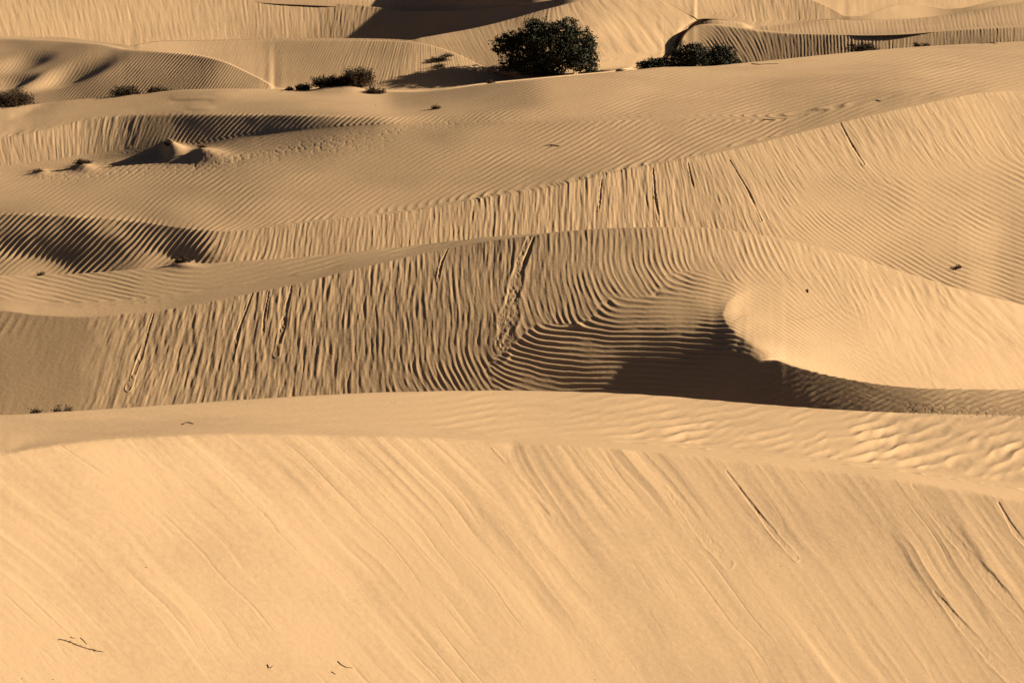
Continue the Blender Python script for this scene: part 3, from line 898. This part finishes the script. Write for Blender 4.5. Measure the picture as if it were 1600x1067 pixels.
# the big bush behind the ridge
b0 = ground(858, 116, 'gface'); u_ = mpp(b0)
L = [(0.0, 0, 44, 52, 46, 38), (-40, 5, 34, 34, 36, 30), (38, 0, 40, 34, 34, 34), (-18, -5, 58, 30, 30, 22), (18, 0, 60, 30, 28, 20), (-55, 8, 50, 20, 24, 18),
     (52, -6, 24, 24, 26, 24), (-30, -14, 16, 40, 24, 18), (12, -14, 18, 44, 24, 18), (60, 0, 44, 14, 18, 18), (-66, 2, 46, 20, 20, 12), (-60, 0, 14, 22, 18, 9), (-76, 2, 36, 10, 12, 5), (-24, 4, 76, 16, 14, 8), (28, 4, 78, 14, 12, 7), (64, -4, 12, 12, 14, 12)]
shrub('big_bush', 'large dense dark green rounded bush standing alone at the foot of a bright dune face', 'bush', b0,
      [tuple(a * u_ for a in l) for l in L], 1500, 24, .052, M_LEAF, 3, .05, None, .085, .35)
# the low shrubs at the right, half hidden by the ridge
for (px, bp, wpx, hpx, sd_, lab) in [(1078, 101, 40, 40, 11, 'tallest dark green shrub in the middle of the low clump behind the ridge'),
                                     (1124, 99, 32, 34, 12, 'dark rounded shrub at the right end of the low clump behind the ridge'),
                                     (1026, 104, 34, 18, 13, 'low sprawling green shrub trailing off at the left of the clump behind the ridge'),
                                     (1150, 98, 11, 8, 14, 'very small dark shrub beside the rippled shaded dune face right of the clump')]:
    g0_ = ground(px, bp + 4, 'dtopb'); u_ = mpp(g0_)
    l = [(0, 0, .45 * hpx, wpx * .8, 18, .5 * hpx), (-.45 * wpx, 0, .38 * hpx, wpx * .5, 14, .4 * hpx), (.4 * wpx, 2, .45 * hpx, wpx * .5, 14, .42 * hpx), (0.1 * wpx, 0, .75 * hpx, wpx * .4, 12, .26 * hpx)]
    shrub('green_shrub', lab, 'shrub', g0_ - np.array([0, 0, .05]), [tuple(a * u_ for a in q) for q in l], max(30, int(wpx * 7)), 20, .045, M_LEAF2, sd_, .02, 'green shrubs behind the right ridge', .06, .3)
# brown dry shrubs
for (px, py, seg, wpx, hpx, n, sd_, lab) in [
        (558, 139, 'dtop', 66, 27, 130, 21, 'largest brown twiggy shrub of the dry cluster casting shadow on flat sand'),
        (508, 138, 'dtop', 56, 15, 80, 22, 'wide low brown shrub second from the left end of the dry cluster'),
        (532, 139, 'dtop', 44, 12, 60, 26, 'low middle shrub of the dry cluster, left of the largest one and touching it'),
        (474, 138, 'dtop', 30, 8, 34, 23, 'small dry shrub at the left end of the brown cluster'),
        (585, 145, 'dtop', 34, 7, 30, 24, 'flat sprawling dead shrub at the right foot of the brown cluster'),
        (452, 139, 'dtop', 10, 3, 8, 25, 'tiny dry sprig on bare sand left of the brown cluster')]:
    g0_ = ground(px, py + 2, seg); u_ = mpp(g0_)
    dry_shrub('dry_shrub', lab, 'shrub', g0_, wpx * u_, hpx * u_, n, M_DRY, sd_, 'dry brown shrubs on the flat sand')
for (px, py, seg, wpx, hpx, n, sd_, lab) in [
        (20, 160, 'dtopb', 84, 26, 150, 31, 'dark brown shrub at the far left edge in the shade of the dune'),
        (197, 149, 'dtopb', 58, 15, 80, 32, 'low dark shrub between the left shaded dune and the ridge, left of a smaller one'),
        (247, 143, 'dtopb', 44, 8, 50, 33, 'thin dark mat of shrub on the ridge line where the left dune ripples end'),
        (1347, 80, 'dtopb', 62, 14, 70, 34, 'low dark shrub in front of the rippled shaded dune at the right'),
        (1440, 71, 'dtopb', 36, 6, 22, 35, 'flat dark shrub mostly hidden by the ridge, right of a bigger one'),
        (766, 129, 'dtop', 18, 4, 14, 36, 'small brown tuft on the ridge left of the big bush'),
        (685, 95, 'fface', 34, 4, 26, 37, 'widest dark patch of prostrate plant on the rippled dune left of the big bush'),
        (700, 88, 'fface', 18, 3, 14, 38, 'upper small streak of prostrate plant on the rippled dune'),
        (688, 105, 'fface', 20, 4, 16, 39, 'lowest small patch of prostrate plant on the rippled dune'),
        (264, 233, 'plat', 18, 6, 22, 40, 'dry tuft on top of the pointed sand mound'),
        (316, 241, 'plat', 14, 3, 12, 41, 'dry sprigs on the lower sand mound beside the pointed one'),
        (128, 262, 'plat', 30, 4, 24, 42, 'dead sprawling plant at the foot of the fluted slope at left'),
        (60, 272, 'plat', 20, 3, 12, 43, 'small dead plant on rippled sand near the left edge'),
        (285, 415, 'midb', 34, 5, 30, 44, 'half buried mat of dry stems behind the left crest'),
        (62, 428, 'mids', 14, 2, 8, 45, 'wisp of dry stems on the pale crest at left'),
        (683, 170, 'dtop', 22, 4, 14, 46, 'scrap of dry brush on sand below the soft shaded hollow'),
        (55, 643, 'fgs', 9, 4, 10, 47, 'dark little stump of dead plant on the front crest near the left edge'),
        (90, 646, 'fgb', 7, 9, 8, 48, 'left one of two dark upright stubs behind the front crest'),
        (107, 645, 'fgb', 7, 8, 8, 49, 'right one of two dark upright stubs behind the front crest'),
        (1497, 419, 'cface', 8, 2, 6, 51, 'dark scrap of plant in the rippled bowl at right')]:
    g0_ = ground(px, py, seg); u_ = mpp(g0_)
    if seg == 'dtopb': g0_ = ground(px, float(pchip(*K['dtop'], np.array([float(px)]))[0]) + 3, seg)
    nm = 'dry_shrub' if wpx >= 30 else 'dead_tuft'
    dry_shrub(nm, lab, 'shrub' if wpx >= 30 else 'dead plant', g0_, wpx * u_, hpx * u_, n, M_DRY, sd_, None, 4, .02 if wpx < 25 else .03)

def twig(name, label, seg, pts, r, cat='twig', group=None, side=0, seed=1):
    """a dead twig lying on the sand through the listed pixels"""
    rs = np.random.RandomState(seed); P3 = [ground(x, y, seg) + np.array([0, 0, r * .9]) for x, y in pts]
    o0 = P3[0].copy(); tb = Tubes(); tb.add([p - o0 for p in P3], r, r * .5, 6)
    for k in range(side):
        i = rs.randint(0, len(P3) - 1); f = rs.rand(); a = P3[i] * (1 - f) + P3[i + 1] * f
        d = (P3[i + 1] - P3[i]); d = d / np.linalg.norm(d); e = np.array([rs.normal(), rs.normal(), rs.rand() * .6]); e /= np.linalg.norm(e)
        L_ = rs.uniform(3, 9) * r
        tb.add([a - o0, a + (d * .6 + e * .8) * L_ - o0], r * .55, r * .25, 4)
    o = mesh_np(name, tb.v, tb.f, M_TWIG, None, o0)
    return tag(o, label, cat, group)
twig('twig', 'curved dark twig lying on the smooth front crest', 'fgs', [(286, 663), (291, 660.5), (297, 660.5), (303, 662.5)], .012)
twig('dead_frond', 'long feathery dead frond lying on the bright sand at lower left', 'fg', [(92, 998), (102, 1001), (112, 1004), (122, 1008), (135, 1013), (148, 1016), (161, 1018)], .006, 'frond', None, 60, 3)
twig('twig', 'short straight stick just above the feathery frond', 'fg', [(126, 996), (131, 1001), (136, 1006)], .006)
twig('twig', 'tiny sliver of wood up left of the straight stick above the frond', 'fg', [(110, 995), (114, 996.5), (118, 996.5)], .006)
twig('twig', 'curved twig low on the bright sand below the middle streaks', 'fg', [(528, 1033), (533, 1038), (541, 1042), (551, 1043)], .007)
twig('twig', 'short chip of wood just left of the curved bottom twig', 'fg', [(518, 1049), (525, 1053)], .006)
twig('twig', 'tiny forked sprig near the bottom edge of the sand, left of the curved twig', 'fg', [(418, 1038), (420, 1043), (423, 1043), (426, 1040)], .008)
twig('twig', 'dark stick lying on the rippled flat above the fluted slope', 'plat', [(1192, 161), (1200, 160), (1210, 160.5)], .02, seed=4)
twig('twig', 'small slanting stick on the ripples left of the upper right brink', 'plat', [(1368, 155), (1372, 158), (1377, 159)], .02)
twig('branch', 'long thin branch lying along the ridge right of the green shrubs', 'dtop', [(1174, 101), (1186, 101.5), (1200, 101), (1216, 100.5)], .02, 'branch')
twig('branch', 'bent branch lying on sand near the upper right edge', 'dtop', [(1531, 69), (1540, 67.5), (1548, 67), (1557, 69)], .02, 'branch', None, 5)
twig('twig', 'little dark twig on the bright slope inside the curved hollow', 'mid', [(1262, 453), (1263, 458)], .02)
twig('branch', 'forked branch resting on the crest of the wide rippled flat', 'plat', [(852, 229), (862, 227), (874, 229)], .018, 'branch', None, 6, 8)
# flecks of litter
def fleck_mesh(seed):
    rs = np.random.RandomState(seed); import bmesh
    bm = bmesh.new(); bmesh.ops.create_icosphere(bm, subdivisions=1, radius=1)
    for v in bm.verts: v.co = Vector((v.co.x * 1.5, v.co.y * .8, v.co.z * .5)) * rs.uniform(.7, 1.2)
    m = bpy.data.meshes.new('litter_fleck'); bm.to_mesh(m); bm.free(); m.materials.append(M_SPECK); return m
fm = [fleck_mesh(i) for i in range(4)]
fl = [(228, 887, 'fg', 2.0), (35, 1060, 'fg', 2), (83, 1061, 'fg', 2), (470, 783, 'fg', 1), (556, 781, 'fg', 1), (608, 776, 'fg', 1.3), (291, 780, 'fg', 1), (582, 879, 'fg', 1), (400, 1030, 'fg', 1),
      (627, 1021, 'fg', 1), (670, 1048, 'fg', 1), (303, 1044, 'fg', 1.2), (437, 1055, 'fg', 1), (278, 1063, 'fg', 1), (744, 985, 'fg', 1), (1220, 884, 'fg', 1.5), (1056, 931, 'fg', 1.3), (1285, 950, 'fg', 1),
      (930, 1061, 'fg', 1.8), (1348, 983, 'fg', 1), (1381, 1043, 'fg', 1), (1536, 924, 'fg', 1.3), (1040, 865, 'fg', 1), (612, 629, 'fgs', 1.6), (616, 630, 'fgs', 1.3), (594, 633, 'fgs', 1), (588, 637, 'fgs', 1),
      (560, 637, 'fgs', 1), (640, 628, 'fgs', 1), (690, 630, 'fgs', 1), (440, 643, 'fgs', 1.2), (387, 632, 'fgs', 1.2), (290, 648, 'fgs', 1), (771, 615, 'fgs', 1), (860, 671, 'fgs', 1), (855, 647, 'fgs', 1.2),
      (1366, 683, 'fgs', 1.4), (163, 644, 'fgs', 1), (110, 650, 'fgs', 1), (107, 650, 'fgs', 1), (557, 671, 'fgs', 1), (975, 665, 'fgs', 1), (1590, 705, 'fgs', 1.5), (1565, 676, 'fgs', 1.3)]
rs_ = np.random.RandomState(5)
for k in range(26): fl.append((rs_.uniform(1400, 1600), rs_.uniform(633, 646), 'fgs', rs_.uniform(.8, 1.8)))
for k in range(14): fl.append((rs_.uniform(40, 1550), rs_.uniform(270, 330), 'plat', rs_.uniform(.8, 1.6)))
for k in range(10): fl.append((rs_.uniform(400, 1500), rs_.uniform(160, 185), 'plat' if k % 2 else 'dtop', rs_.uniform(.8, 1.6)))
wheres = {'fg': ('tiny dark fleck of plant litter on the bright streaked front slope', 'litter flecks on the bright front slope'),
          'fgs': ('tiny dark fleck of plant litter on the pale front crest', 'litter flecks on the pale front crest'),
          'plat': ('tiny dark fleck of plant litter on the wide rippled flat', 'litter flecks on the rippled flat'),
          'dtop': ('tiny dark fleck of plant litter on the ridge below the big bush', 'litter flecks on the far ridge')}
for k, (x, y, seg, sz) in enumerate(fl):
    g0_ = ground(x, y, seg); o = bpy.data.objects.new('litter_fleck', fm[k % 4]); scene.collection.objects.link(o)
    q = mpp(g0_) * sz * .62; o.scale = (q, q, q); o.location = g0_ + np.array([0, 0, q * .25]); o.rotation_euler = (0, 0, k * 1.7)
    tag(o, wheres[seg][0], 'plant litter', wheres[seg][1])
print('done %.1fs' % (time.time() - T0))
